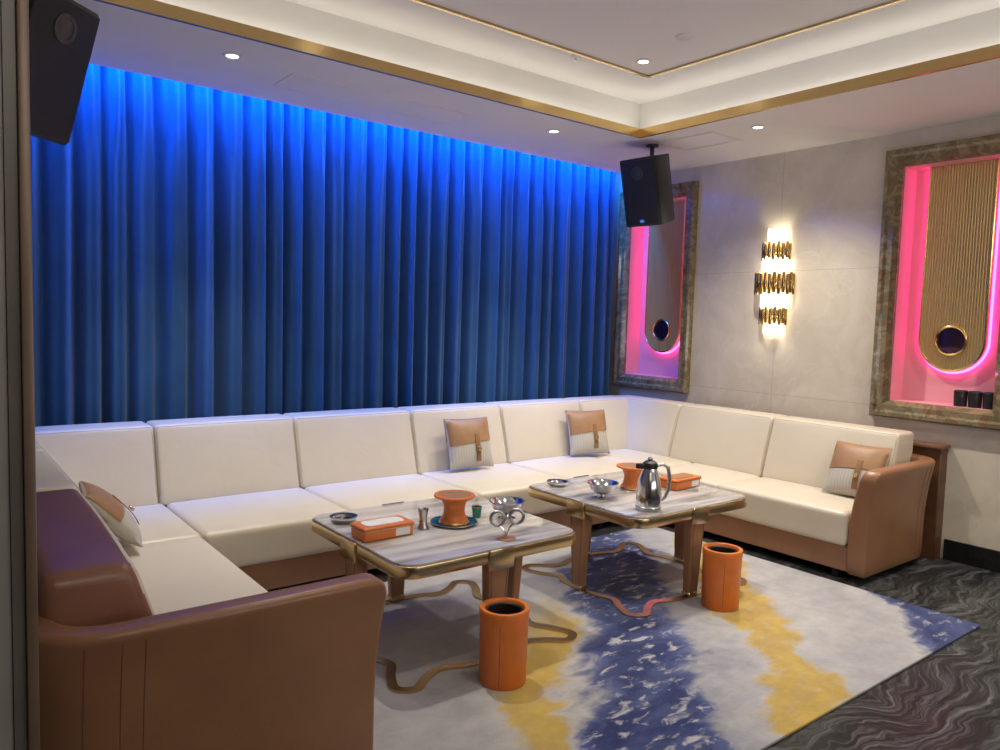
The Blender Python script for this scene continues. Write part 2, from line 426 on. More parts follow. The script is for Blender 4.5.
b = MB(); b.box(5.115, XR-.001, 2.0, 4.80, 0, .715)
struct('trim_6', b.bevel(.004, 1), 'wood')
struct('trim_7', MB().box(5.09, XR-.001, 1.985, 4.80, .7155, .738).bevel(.005, 2), 'walnut')

# ------------------------------------------------------------------ rug
r = MB().box(1.09, 4.15, 1.385, 3.52, 0.0005, .0125).bevel(.004, 2).build('area_rug', 'rug')
tag(r, 'large cut pile rug with blue, yellow and grey abstract streaks under the coffee tables', 'rug')
RZ = .0128

# ------------------------------------------------------------------ sofa
S = thing('sectional_sofa', 'long U-shaped sectional sofa with cream cushions and brown leather base', 'sofa', (2.64, 3.3, 0))
OFF = (-2.64, -3.3, 0)
LR, RR, BR = .24, 5.05, 4.62          # rear planes of the back cushions
b = MB(); b.box(.20, 1.03, 2.11, BR, .055, .20); b.box(1.03, 4.24, 3.63, BR, .055, .20); b.box(4.24, 5.08, 2.11, BR, .055, .20)
b.build('base', 'brown', S, OFF)
b = MB(); b.box(.18, .24, 2.24, 4.68, .055, .70); b.box(.24, 5.05, 4.62, 4.68, .055, .70); b.box(5.05, 5.105, 2.24, 4.68, .055, .70)
b.bevel(.012, 2).build('back_frame', 'brown', S, OFF)
for fx, fy in ((.3, 2.2), (.98, 2.2), (4.28, 2.2), (5.0, 2.2), (1.5, 3.68), (2.64, 3.68), (3.8, 3.68), (1.0, 3.5), (4.28, 3.5), (.3, 4.5), (5.0, 4.5)):
    MB().lathe([(0, 0), (.022, 0), (.026, .01), (.026, .045), (.03, .056), (0, .056)], 16, (fx, fy, .0005)).build('foot', 'black', S, OFF)
def arm(sgn, xf, xr):
    # thin upholstered shell: straight outer face, big rounded rear corner, top edge flaring outwards
    R = .21; th0 = .115; ZT = .668; rf = .075; rs = .024
    def flare(z): return .050*max(0, (z-.25)/.42)**2
    def ring(z):
        def ins(r, zt):
            q = max(0, z-(zt-r)); q = min(q, r); return r-math.sqrt(max(0, r*r-q*q))
        low = max(0, .08-z)*.25
        y0 = 2.0-flare(z); th = th0-.55*flare(z)
        g = ins(rf, ZT) + low - .5*flare(z) + .012; h = ins(rs, ZT) + low
        out = [(xf+sgn*g, y0+h+.014), (xf+sgn*(g+.005), y0+h+.004), (xf+sgn*(g+.016), y0+h)]
        inn = [(xf+sgn*g, y0+th-h-.014), (xf+sgn*(g+.005), y0+th-h-.004), (xf+sgn*(g+.016), y0+th-h)]
        cx, cy = xr-sgn*R, y0+R
        for k in range(13):
            a = k*PI/2/12
            ro = R-h; ri = R-th+h
            out.append((cx+sgn*ro*math.sin(a), cy-ro*math.cos(a)))
            inn.append((cx+sgn*ri*math.sin(a), cy-ri*math.cos(a)))
        out.append((xr-sgn*h, 2.3)); inn.append((xr-sgn*(th-h), 2.3))
        return [(x, y, z) for x, y in out+inn[::-1]]
    zs = [.05, .06, .075, .12, .20, .28, .36, .44, .5, .55, .585] + [ZT-rf+rf*math.sin(k*PI/2/9) for k in range(10)]
    zs[-1] = ZT-.0006
    o = MB().layers([ring(z) for z in zs]).build('armrest', 'brown', S, OFF, smooth=50)
    for k in (-3, 0, 3):
        P = []
        for j in range(14):
            z = .085+.550*j/13
            cx, cy = xr-sgn*R, 2.0-flare(z)+R
            if k <= 0: P.append((cx+sgn*k*.018, cy-R-.0002, z))
            else:
                a = k*PI/2/12; P.append((cx+sgn*(R+.0002)*math.sin(a), cy-(R+.0002)*math.cos(a), z))
        MB().tube(P, .0014, 6).build('seam', 'stitch', o)
    return o
arm(-1, 1.125, .18); arm(1, 4.205, 5.10)
def seat(x0, x1, y0, y1):
    w, d = x1-x0-.003, y1-y0-.003
    m = MB(); m.T = Matrix.Translation(((x0+x1)/2, (y0+y1)/2, .30))
    return m.soft(w, d, .2, .030, (0, .0, .010)).build('seat_cushion', 'cream', S, OFF)
MODX = [1.07, 1.86, 2.69, 3.46, 4.21]
seat(.5, 1.07, 3.60, 4.36)
for a, c in zip(MODX, MODX[1:]): seat(a, c, 3.60, 4.36)
seat(4.21, 4.79, 3.60, 4.36)
seat(.5, 1.06, 2.12, 3.60)
seat(4.21, 4.79, 2.12, 3.01); seat(4.21, 4.79, 3.01, 3.60)
def back(L, cx, cy, ang, two_tone=False):
    H = .43
    def fn(p):
        c = (p.z+H/2)/H; yf = -.345+.125*c
        yn = (p.y/.14+1)/2
        z = .385+c*H
        if two_tone:        # the near end slopes down towards the armrest
            e = max(0, min(1, .5-p.x/L))
            z -= .045*c*e**2
        return (p.x, yf-yf*yn, z)
    T = Matrix.Translation((cx, cy, 0)) @ Matrix.Rotation(ang, 4, 'Z')
    m = MB(); m.T = T
    o = m.soft(L-.003, .28, H, .042 if two_tone else .026, (0, .012, .005), fn).build('back_cushion', 'cream', S, OFF)
    if two_tone:      # cream front, brown leather top, end and rear
        o.data.materials.append(MAT['mauve']); o['label'] = 'back cushion with brown leather top and end'
        fr = T.to_3x3() @ Vector((0, -1, .35)).normalized()
        for p in o.data.polygons:
            p.material_index = 0 if p.normal.dot(fr) > .80 else 1
        return o
    h = L/2-.0115
    def fy(z): return -.345+.125*(z-.385)/.43
    pts = [(-h, fy(.44)+.004, .44), (-h, fy(.60)+.003, .60), (-h, fy(.76)+.003, .76), (-h+.008, fy(.805)+.004, .805), (h-.008, fy(.805)+.004, .805), (h, fy(.76)+.003, .76), (h, fy(.60)+.003, .60), (h, fy(.44)+.004, .44)]
    q = MB(); q.T = T; q.tube(pts, .0022, 6).build('piping', 'pipe', o)
    return o
BX = [.45, 1.04, 1.845, 2.675, 3.45, 4.27, 4.88]
for a, c in zip(BX, BX[1:]): back(c-a, (a+c)/2, BR, 0)
for i, (a, c) in enumerate(((2.135, 3.01), (3.01, 3.84), (3.84, 4.60))):
    back(c-a, RR, (a+c)/2, -PI/2); back(c-a, LR, (a+c)/2, PI/2, i == 0)

# ------------------------------------------------------------------ throw pillows
def pillow_pt(u, v, side, hw=.178, T=.058):
    x = u*hw*(1-.05*(1-v*v)); z = v*hw*(1-.05*(1-u*u))
    t = T*max(0, (1-abs(u)**2.6))**.55*max(0, (1-abs(v)**2.6))**.55
    return Vector((x, side*t, z))
def make_pillow():
    root = thing('throw_pillow', '', 'pillow', group='leather flap throw pillows on the sofa')
    n = 18; m = MB()
    for side in (-1, 1):
        g = [[m.v(pillow_pt(-1+2*i/n, -1+2*j/n, side)) for j in range(n+1)] for i in range(n+1)]
        for i in range(n):
            for j in range(n): m.f((g[i][j], g[i+1][j], g[i+1][j+1], g[i][j+1]))
    bmesh.ops.remove_doubles(m.bm, verts=m.bm.verts, dist=1e-5)
    m.build('pillow_body', 'weave', root, smooth=80)
    def sheet(name, mat, u0, u1, vlo, vhi, off, nn=14, par=root, side=-1):
        m = MB()
        rows = []
        for i in range(nn+1):
            u = u0+(u1-u0)*i/nn; lo = vlo(u)
            rows.append([(u, lo+(vhi-lo)*j/nn) for j in range(nn+1)])
        F = [[m.v(pillow_pt(u, v, side)+Vector((0, side*off, 0))) for u, v in r_] for r_ in rows]
        K = [[m.v(pillow_pt(u, v, side)+Vector((0, side*(off-.004), 0))) for u, v in r_] for r_ in rows]
        for i in range(nn):
            for j in range(nn):
                m.f((F[i][j], F[i+1][j], F[i+1][j+1], F[i][j+1])); m.f((K[i][j], K[i][j+1], K[i+1][j+1], K[i+1][j]))
        for i in range(nn):
            m.f((F[i][0], F[i+1][0], K[i+1][0], K[i][0])); m.f((F[i][nn], K[i][nn], K[i+1][nn], F[i+1][nn]))
            m.f((F[0][i], F[0][i+1], K[0][i+1], K[0][i])); m.f((F[nn][i], K[nn][i], K[nn][i+1], F[nn][i+1]))
        return m.build(name, mat, par, smooth=60)
    sheet('flap', 'flap', -.97, .97, lambda u: -.04+.08*u, .985, .005)
    sheet('flap_back', 'flap', -.97, .97, lambda u: .1, .985, .005, side=1)
    st = sheet('strap', 'strap', .10, .30, lambda u: -.80, .30, .010)
    MB().box(.024, .047, -.082, -.070, -.070, -.040).bevel(.002, 1).build('buckle', 'gold', st)
    return root
P0 = make_pillow()
lean = math.radians(18)
P0.location = (3.03, 4.205, .592); P0.rotation_euler = (-lean, 0, math.radians(-4))
P0['label'] = 'tan leather flap pillow near the middle of the back row of the sofa'
copy_tree(P0, (4.17, 4.20, .590), 'tan leather flap pillow on the back row beside the far right sofa corner', (-lean, 0, math.radians(-14)))
copy_tree(P0, (4.665, 2.305, .572), 'tan leather flap pillow leaning beside the right armrest', (-math.radians(27), 0, -PI/2+.03))
p4 = copy_tree(P0, (.668, 3.58, .556), 'tan leather flap pillow on the left wing of the sofa', (-math.radians(42), 0, PI/2-.10))
p4.scale = (.92,)*3

# ------------------------------------------------------------------ coffee tables
def make_table():
    root = thing('coffee_table', '', 'table', group='marble coffee tables on the rug')
    HX, HY = .47, .445
    MB().prism(rrect(HX, HY, .085), .436, .486).bevel(.004, 2).build('rim', 'brass', root)
    MB().prism(rrect(HX-.010, HY-.010, .077), .484, .493).bevel(.002, 2).build('tabletop', 'tmarble', root)
    for ang, dist in ((0, HY), (PI/2, HX), (PI, HY), (1.5*PI, HX)):
        R = Matrix.Rotation(ang, 4, 'Z')
        m = MB(); m.T = R
        y = -dist+.045
        tw, bw = .056, .035
        a = [m.v(p) for p in ((-bw, y-.024, .014), (bw, y-.024, .014), (bw, y+.022, .014), (-bw, y+.022, .014))]
        c = [m.v(p) for p in ((-tw, y-.040, .436), (tw, y-.040, .436), (tw, y+.020, .436), (-tw, y+.020, .436))]
        m.f(a[::-1]); m.f(c)
        for i in range(4): m.f((a[i], a[(i+1) % 4], c[(i+1) % 4], c[i]))
        lg = m.bevel(.010, 3).build('leg', 'leg', root)
        m = MB(); m.T = R
        m.box(-.064, .064, -dist-.010, -dist+.004, .405, .4935).bevel(.004, 2).build('collar', 'brass', lg)
        m = MB(); m.T = R
        for sx in (-1, 1): m.tube([(sx*.025, y-.0254, .03), (sx*.042, y-.0402, .42)], .0014, 5)
        m.build('stitching', 'stitch', lg)
        m = MB(); m.T = R
        m.box(-.038, .038, y-.027, y+.025, .0105, .034).bevel(.004, 1).build('foot_cap', 'brass', lg)
    quarter = [(0, -.40), (.12, -.39), (.23, -.355), (.32, -.39), (.40, -.445), (.465, -.40), (.43, -.30), (.38, -.21), (.41, -.11)]
    full = quarter[:]
    full += [(.425, 0)] + [(x, -y) for x, y in quarter[:0:-1]]
    full += [(0, .40)] + [(-x, -y) for x, y in quarter[1:]]
    full += [(-.425, 0)] + [(-x, y) for x, y in quarter[:0:-1]]
    MB().strip(catmull(full, 8), .038, 0.0005, .0085).build('base_ring', 'brass', root)
    return root
T1 = make_table(); T1.location = (1.91, 2.845, RZ)
T1['label'] = 'square marble coffee table nearer the camera, with brass rim and an orange bucket on it'
T2 = copy_tree(T1, (3.23, 2.845, RZ), 'square marble coffee table farther right, with a steel carafe on it')
TZ = RZ+.4936

# ------------------------------------------------------------------ waste bins
def make_bin():
    root = thing('waste_bin', '', 'bin', group='orange leather waste bins beside the tables')
    MB().lathe([(.0, .0005), (.091, .0005), (.094, .004), (.098, .285), (.095, .285), (.09, .01), (0, .01)], 40).build('body', 'orange', root)
    MB().lathe([(.0905, .272), (.0995, .272), (.1005, .298), (.098, .303), (.083, .303), (.0795, .298), (.0795, .27)], 40).build('rim_ring', 'orange', root)
    MB().lathe([(.0790, .282), (.0790, .290), (.072, .291), (.068, .288), (.064, .16), (0, .16), (0, .155), (.068, .155), (.0755, .28)], 36).build('liner', 'liner', root)
    MB().tube([(-.03, -.0890, .02), (-.03, -.0922, .26)], .0013, 5).build('seam', 'stitch', root)
    return root
B1 = make_bin(); B1.location = (1.835, 2.275, RZ); B1.rotation_euler.z = -.5
B1['label'] = 'orange leather waste bin in front of the nearer coffee table'
copy_tree(B1, (3.26, 2.275, RZ), 'orange leather waste bin in front of the table with the carafe')

# ------------------------------------------------------------------ table items
def make_ashtray():
    root = thing('ashtray', '', 'ashtray', group='steel ashtrays on the coffee tables')
    MB().lathe([(0, 0), (.045, 0), (.058, .012), (.062, .022), (.058, .023), (.05, .010), (0, .007)], 32).build('dish', 'chrome', root)
    MB().lathe([(.050, .022), (.0635, .0225), (.0635, .0255), (.050, .025)], 32).build('rim', 'chrome', root)
    return root
a1 = make_ashtray(); a1.location = (1.545, 3.11, TZ); a1['label'] = 'round steel ashtray on the corner of the nearer table by the tissue box'
copy_tree(a1, (2.92, 3.17, TZ), 'round steel ashtray on the table with the carafe, at its back left corner')
def make_tissue(top):
    root = thing('tissue_box', '', 'tissue box', group='orange leather tissue boxes on the tables')
    MB().box(-.12, .12, -.062, .062, 0, .046).bevel(.008, 3).build('body', 'orange', root)
    MB().box(-.123, .123, -.065, .065, .0465, .060).bevel(.006, 3).build('lid', 'orange', root)
    MB().prism(rrect(.095, .042, .03), .0595, .0625).build('slot', top, root)
    MB().box(-.123, .123, -.0653, .0653, .044, .0468).build('trim_band', 'brass', root)
    MB().box(.03, .10, -.0635, -.0622, .008, .040).build('front_label', 'white', root)
    return root
t1 = make_tissue('white'); t1.location = (1.585, 2.82, TZ); t1.rotation_euler.z = .02
t1['label'] = 'orange leather tissue box with white label on the nearer table'
t2 = make_tissue('flap'); t2.location = (3.53, 2.78, TZ); t2.rotation_euler.z = .05
t2['label'] = 'orange leather tissue box behind the carafe on the farther table'
root = thing('metal_cup', 'small waisted silver cup beside the tissue box', 'cup', (1.79, 2.82, TZ))
MB().lathe([(0, 0), (.026, 0), (.027, .006), (.018, .022), (.017, .05), (.024, .085), (.026, .09), (.0235, .089), (.014, .05), (0, .045)], 28).build('bowl', 'steel', root)
MB().lathe([(.0165, .030), (.0195, .031), (.0195, .036), (.0165, .037)], 28).build('ring', 'brass', root)
root = thing('serving_plate', 'round teal blue plate under the orange bucket', 'plate', (1.955, 2.815, TZ))
MB().lathe([(0, 0), (.07, 0), (.078, .003), (.105, .0085), (.107, .010), (.078, .0066), (0, .0062)], 40).build('dish', 'teal', root)
MB().lathe([(.104, .0095), (.1085, .0096), (.1085, .0115), (.104, .0113)], 40).build('rim', 'gold', root)
def make_bucket():
    root = thing('ice_bucket', '', 'bucket', group='flared orange leather buckets on the tables')
    MB().lathe([(0, 0.0003), (.068, .0003), (.070, .005), (.062, .016), (.052, .038), (.048, .062), (.052, .088), (.064, .108), (.080, .120), (0, .120)], 36).build('body', 'orange', root)
    MB().lathe([(.066, .1195), (.093, .120), (.0955, .1225), (.0955, .128), (.093, .1305), (.078, .131), (.074, .126)], 36).build('rim', 'orange', root)
    MB().lathe([(0, .1258), (.077, .1258), (.077, .1300), (.05, .1314), (0, .1316)], 36).build('lid', 'flap', root)
    MB().lathe([(.0695, .003), (.0715, .0032), (.068, .010), (.0655, .010)], 36).build('foot_ring', 'gold', root)
    return root
k1 = make_bucket(); k1.location = (1.955, 2.815, TZ+.0065); k1['label'] = 'flared orange leather bucket on the teal plate, nearer table'
copy_tree(k1, (3.255, 2.90, TZ), 'flared orange leather bucket standing behind the steel carafe')
root = thing('shot_glass', 'small green glass next to the teal plate', 'glass', (2.11, 2.85, TZ))
MB().lathe([(0, 0), (.018, 0), (.02, .003), (.025, .05), (.0235, .05), (.0185, .008), (0, .008)], 24).build('cup', 'green', root)
MB().lathe([(.0232, .049), (.0256, .049), (.0256, .052), (.0232, .052)], 24).build('rim', 'gold', root)
def make_bowl():
    root = thing('footed_bowl', '', 'bowl', group='footed steel bowls on the tables')
    MB().lathe([(0, .022), (.035, .024), (.065, .045), (.082, .08), (.085, .083), (.080, .082), (.06, .05), (.03, .032), (0, .03)], 36).build('bowl', 'chrome', root)
    MB().lathe([(0, 0), (.042, 0), (.043, .004), (.018, .01), (.015, .024), (0, .024)], 30).build('foot', 'chrome', root)
    MB().tube([(.084*math.cos(2*PI*i/36), .084*math.sin(2*PI*i/36), .083) for i in range(36)], .003, 6, True).build('rim', 'steel', root)
    return root
w1 = make_bowl(); w1.location = (2.225, 2.765, TZ); w1['label'] = 'footed steel bowl behind the slim ringed stand on the nearer table'
copy_tree(w1, (2.93, 2.82, TZ), 'footed steel bowl left of the carafe on the farther table')
root = thing('vacuum_carafe', 'polished steel vacuum carafe with black spout top and side handle', 'carafe', (2.945, 2.51, TZ), (0, 0, -2.1))
MB().lathe([(0, 0), (.054, 0), (.060, .006), (.064, .03), (.065, .07), (.062, .115), (.053, .16), (.040, .195), (.036, .215), (0, .215)], 40).build('body', 'chrome', root)
MB().lathe([(0, .2145), (.038, .2145), (.040, .226), (.036, .242), (.022, .252), (0, .255)], 32).build('lid', 'black', root)
MB().lathe([(0, .254), (.012, .2535), (.014, .262), (.010, .268), (0, .269)], 20).build('lid_knob', 'chrome', root)
m = MB(); pr = [(-.02, -.032), (.02, -.032), (.007, -.074), (-.007, -.074)]
m.prism(pr, .212, .238); m.bevel(.004, 2).build('spout', 'black', root)
hp = [(0, .034, .226), (0, .068, .234), (0, .096, .216), (0, .106, .165), (0, .101, .10), (0, .084, .06), (0, .060, .045)]
MB().tube(hp, [.008, .009, .010, .010, .009, .008, .008], 10).build('handle', 'steel', root)
MB().lathe([(.0630, .012), (.0660, .014), (.0660, .020), (.0640, .022)], 40).build('base_band', 'steel', root)
# slim open metal stand with two rings near the front edge of the nearer table
root = thing('metal_stand', 'slim open steel stand with two rings by the near edge of the nearer table', 'stand', (2.01, 2.495, TZ), (0, 0, -.60))
MB().lathe([(0, 0), (.040, 0), (.042, .003), (.034, .007), (0, .009)], 32).build('base', 'leg', root)
def ring_pts(cx, cz, r, n=28): return [(cx+r*math.cos(2*PI*k/n), 0, cz+r*math.sin(2*PI*k/n)) for k in range(n)]
MB().tube(ring_pts(-.040, .088, .030), .0075, 10, True).build('ring', 'steel', root)
MB().tube(ring_pts(.042, .098, .030), .0075, 10, True).build('ring', 'steel', root)
MB().tube([(-.004, 0, .008), (-.006, 0, .025), (-.018, 0, .046), (-.034, 0, .058)], .005, 8).build('stem', 'chrome', root)
MB().tube([(.004, 0, .008), (.006, 0, .028), (.018, 0, .054), (.036, 0, .068)], .005, 8).build('stem', 'chrome', root)

# ------------------------------------------------------------------ curtains
def fold(x, z):
    top = max(0, min(1, (z-2.25)/.5)); top = top*top*(3-2*top)
    ph = PI*x/.152 + .62*math.sin(x*2.3) + .48*math.sin(x*5.9+1) + .20*math.sin(x*13.1) + .12*math.sin(z*1.1+x*2.2)
    A = .053+.014*math.sin(x*4.3+.5)+.012*math.sin(x*9.1+.5*z)
    A = A*(1-top)+.050*top
    s = math.sqrt(math.sin(ph)**2+.006)
    y = A*(1-2*s)
    y += .014*math.cos(4*ph+1.5*math.sin(x*3.7)+.35*math.sin(z+x))*(1-top) + .016*top*math.cos(6*ph)
    y += .011*math.sin(2*PI*x/.39+z*.4)
    return y
def curtain(x0, x1, label):
    root = thing('curtain', label, 'curtain', ((x0+x1)/2, 4.92, .01), group='blue velvet curtains along the back wall')
    cx = (x0+x1)/2
    def sheet(z0, z1, nz, name, off):
        m = MB(); nx = int((x1-x0)/.0060)
        g = [[m.v((x0+(x1-x0)*i/nx-cx, fold(x0+(x1-x0)*i/nx, z0+(z1-z0)*j/nz)+off, z0+(z1-z0)*j/nz-.01)) for j in range(nz+1)] for i in range(nx+1)]
        for i in range(nx):
            for j in range(nz): m.f((g[i][j], g[i+1][j], g[i+1][j+1], g[i][j+1]))
        return m.build(name, 'curtain', root, smooth=180)
    sheet(.012, 2.78, 30, 'cloth', 0)
    sheet(2.78, 2.905, 4, 'pleat_heading', 0)
    return root
curtain(.19, 2.7198, 'blue velvet curtain panel on the left half of the back wall')
curtain(2.7202, 5.10, 'blue velvet curtain panel on the right half of the back wall')

# ------------------------------------------------------------------ framed niches on the right wall
ND = .17
def niche(cy, label):
    Z0, Z1, W = NZ0, NZ1, NW
    root = thing('wall_panel_frame', label, 'wall decoration', (XR-.0005, cy, Z0), group='marble framed gold panels on the right wall')
    H = Z1-Z0
    prof = [(0, 0), (0, .045), (.012, .062), (.035, .065), (.05, .050), (.085, .054), (.10, .036), (.112, .02), (.112, 0)]
    m = MB(); R = []
    for o_, d in prof:
        R.append([m.v((-d, y, z)) for y, z in ((-W+o_, o_), (W-o_, o_), (W-o_, H-o_), (-W+o_, H-o_))])
    for A, C in zip(R, R[1:]+R[:1]):
        for i in range(4): m.f((A[i], A[(i+1) % 4], C[(i+1) % 4], C[i]))
    m.build('frame', 'fmarble', root, smooth=30)
    wi = NIW-.0015; za, zb = NIN+.0015, H-NIN-.0015; tk = .006
    m = MB(); m.box(ND, ND+tk, -wi, wi, za, zb)
    m.box(.001, ND, -wi, -wi+tk, za, zb); m.box(.001, ND, wi-tk, wi, za, zb)
    m.box(.001, ND, -wi+tk, wi-tk, za, za+tk); m.box(.001, ND, -wi+tk, wi-tk, zb-tk, zb)
    m.build('niche_lining', 'pinklit', root)
    pw, zc, zt = .195, .53, zb-tk-.001
    X0 = ND-.015
    def low(y): return zc-math.sqrt(max(0, pw*pw-y*y))
    m = MB(); nf = 23; fw = 2*pw/nf; hr = .092
    def flute(y, fa, fb):
        pr = [(-.036, -fw/2), (-.0388, -fw*.38), (-.0404, -fw*.16), (-.0404, fw*.16), (-.0388, fw*.38), (-.036, fw/2)]
        a = [m.v((X0+d, y+e, fa(y+e))) for d, e in pr]; c = [m.v((X0+d, y+e, fb(y+e))) for d, e in pr]
        for i in range(5): m.f((a[i], a[i+1], c[i+1], c[i]))
    def hlo(y): return zc-math.sqrt(max(0, hr*hr-y*y))
    def hhi(y): return zc+math.sqrt(max(0, hr*hr-y*y))
    for k in range(nf):
        y = -pw+fw*(k+.5)
        if abs(y) < hr: flute(y, low, hlo); flute(y, hhi, lambda q: zt)
        else: flute(y, low, lambda q: zt)
    out = [(pw, zt), (-pw, zt)] + [(-pw*math.cos(k*PI/24), zc-pw*math.sin(k*PI/24)) for k in range(25)]
    a = [m.v((X0-.016, y, z)) for y, z in out]; c = [m.v((X0-.0355, y, z)) for y, z in out]
    m.f(a); m.f(c[::-1])
    for i in range(len(a)): m.f((a[i], a[(i+1) % len(a)], c[(i+1) % len(a)], c[i]))
    m.build('fluted_panel', 'flute', root, smooth=0)
    def outline(off, d): return [(d, -pw-off, zt)] + [(d, -(pw+off)*math.cos(k*PI/24), zc-(pw+off)*math.sin(k*PI/24)) for k in range(25)] + [(d, pw+off, zt)]
    MB().tube(outline(.002, X0-.038), .008, 8).build('panel_edging', 'edging', root)
    MB().tube(outline(.014, X0-.006), .008, 8).build('led_strip', 'pinkled', root)
    m = MB()
    m.tube([(X0-.046, hr*math.cos(2*PI*k/40), zc+hr*math.sin(2*PI*k/40)) for k in range(40)], .009, 8, True).build('porthole_ring', 'edging', root)
    m = MB(); m.T = Matrix.Translation((X0-.037, 0, zc)) @ Matrix.Rotation(-PI/2, 4, 'Y')
    m.lathe([(0, .004), (.05, .003), (.088, .0), (.088, -.001), (0, -.001)], 36).build('porthole_glass', 'mirror', root)
    return root
niche(NICHE_Y[1], 'marble framed gold fluted panel with pink glow beside the curtain')
niche(NICHE_Y[0], 'marble framed gold fluted panel with pink glow at the right edge, black cups on its sill')
def make_cup():
    root = thing('dice_cup', '', 'cup', group='black cups on the sill of the framed panel')
    MB().lathe([(0, 0), (.035, 0), (.037, .003), (.040, .095), (.036, .102), (.033, .100), (.032, .01), (0, .01)], 24).build('cup_body', 'black', root)
    MB().lathe([(.0390, .084), (.0410, .085), (.0410, .091), (.0390, .092)], 24).build('rim_band', 'liner', root)
    return root
c1 = make_cup()
labs = ['black cup on the panel sill, leftmost of its row', 'black cup on the panel sill, middle of its row', 'black cup on the panel sill, nearest the right edge']
for i in range(3):
    loc = (XR+.05, 1.970-.0835*i, NZ0+NIN+.0080)
    if i == 0: c1.location = loc; c1['label'] = labs[0]
    else: copy_tree(c1, loc, labs[i])

# ------------------------------------------------------------------ wall sconce
SY = 3.28
sc = thing('wall_sconce', 'tiered gold and crystal wall sconce glowing on the marble wall', 'wall lamp', (XR-.0005, SY, 1.395))
MB().box(-.02, 0, -.05, .05, .03, .77).bevel(.004, 2).build('back_plate', 'brass', sc)
def tier(z0, z1, R, n, name, mat, rr, jit=.012):
    for k in range(n):
        a = -PI/2 + PI*k/(n-1)
        x, y = -.03-R*math.cos(a)*.7, R*math.sin(a)
        dz = jit*(k % 2)
        MB().lathe([(0, z0+dz), (rr*.85, z0+dz), (rr, z0+dz+.003), (rr, z1-.003+dz), (rr*.85, z1+dz), (0, z1+dz)], 12, (x, y, 0)).build(name, mat, sc)
tier(.0, .09, .064, 7, 'crystal_rod', 'crystal', .011)
tier(.075, .20, .102, 10, 'metal_tube', 'darkgold', .0125)
tier(.19, .33, .095, 9, 'crystal_rod', 'crystal', .012)
tier(.305, .46, .150, 14, 'metal_tube', 'darkgold', .0135)
tier(.45, .58, .098, 9, 'crystal_rod', 'crystal', .012)
tier(.565, .69, .106, 10, 'metal_tube', 'darkgold', .0125)
tier(.68, .79, .066, 7, 'crystal_rod', 'crystal', .011)
for z in (.14, .39, .62):
    MB().tube([(-.015, -.03, z), (-.06, 0, z), (-.015, .03, z)], .006, 6).build('tier_bracket', 'brass', sc)
for z in (.05, .26, .515, .735):
    MB().lathe([(0, z-.022), (.014, z-.02), (.016, z), (.014, z+.02), (0, z+.022)], 14, (-.04, 0, 0)).build('bulb', 'bulb', sc)

# ------------------------------------------------------------------ loudspeakers
def make_speaker():
    root = thing('loudspeaker', '', 'speaker', group='black loudspeakers hung from the ceiling')
    fw, rw, D, H = .155, .105, .27, .245
    pl = [(-fw, -D/2), (fw, -D/2), (fw, -D/2+.07), (rw, D/2), (-rw, D/2), (-fw, -D/2+.07)]
    MB().prism(pl, -H, H).bevel(.010, 2).build('cabinet', 'black', root)
    g = MB().box(-.146, .146, -D/2-.014, -D/2+.002, -H+.012, H-.012).bevel(.010, 3).build('grille', 'grille', root)
    m = MB(); m.T = Matrix.Translation((0, -D/2-.0145, .14)) @ Matrix.Rotation(PI/2, 4, 'X')
    m.lathe([(.034, -.001), (.048, -.001), (.050, .002), (.046, .0035), (.036, .002)], 32).build('driver_ring', 'driver', g)
    m = MB(); m.T = Matrix.Translation((0, -D/2-.0145, .14)) @ Matrix.Rotation(PI/2, 4, 'X')
    m.lathe([(0, .004), (.014, .003), (.034, .0), (.034, -.001), (0, -.001)], 32).build('driver', 'driver', g)
    MB().prism(rrect(.017, .010, .008), 0, .003).build('badge', 'badge', g, (0, -D/2-.0142, -.205), (PI/2, 0, 0))
    return root
SP = make_speaker()
SP.location = (4.36, 3.83, 2.44); SP.rotation_euler = (math.radians(15), 0, math.radians(-82))
SP['label'] = 'black loudspeaker hung from the ceiling by the right corner of the curtain'
S2 = copy_tree(SP, (.345, 3.45, 2.385), 'large black loudspeaker hung at the upper left in front of the curtain', (math.radians(17), 0, math.radians(42)), skip=('badge',))
S2.scale = (1.08,)*3
for o in (SP, S2):
    p = o.location
    B = Matrix.Translation(o.location) @ o.rotation_euler.to_matrix().to_4x4() @ Matrix.Diagonal((*o.scale, 1))
    dz = ZS-p.z
    m = MB(); m.lathe([(0, dz-.0125), (.045, dz-.0125), (.047, dz-.0005), (0, dz-.0005)], 24)
    m.tube([(0, 0, .20), (0, 0, dz-.012)], .016, 12)
    m.bm.transform(B.inverted() @ Matrix.Translation(p))
    m.build('ceiling_bracket', 'black', o)

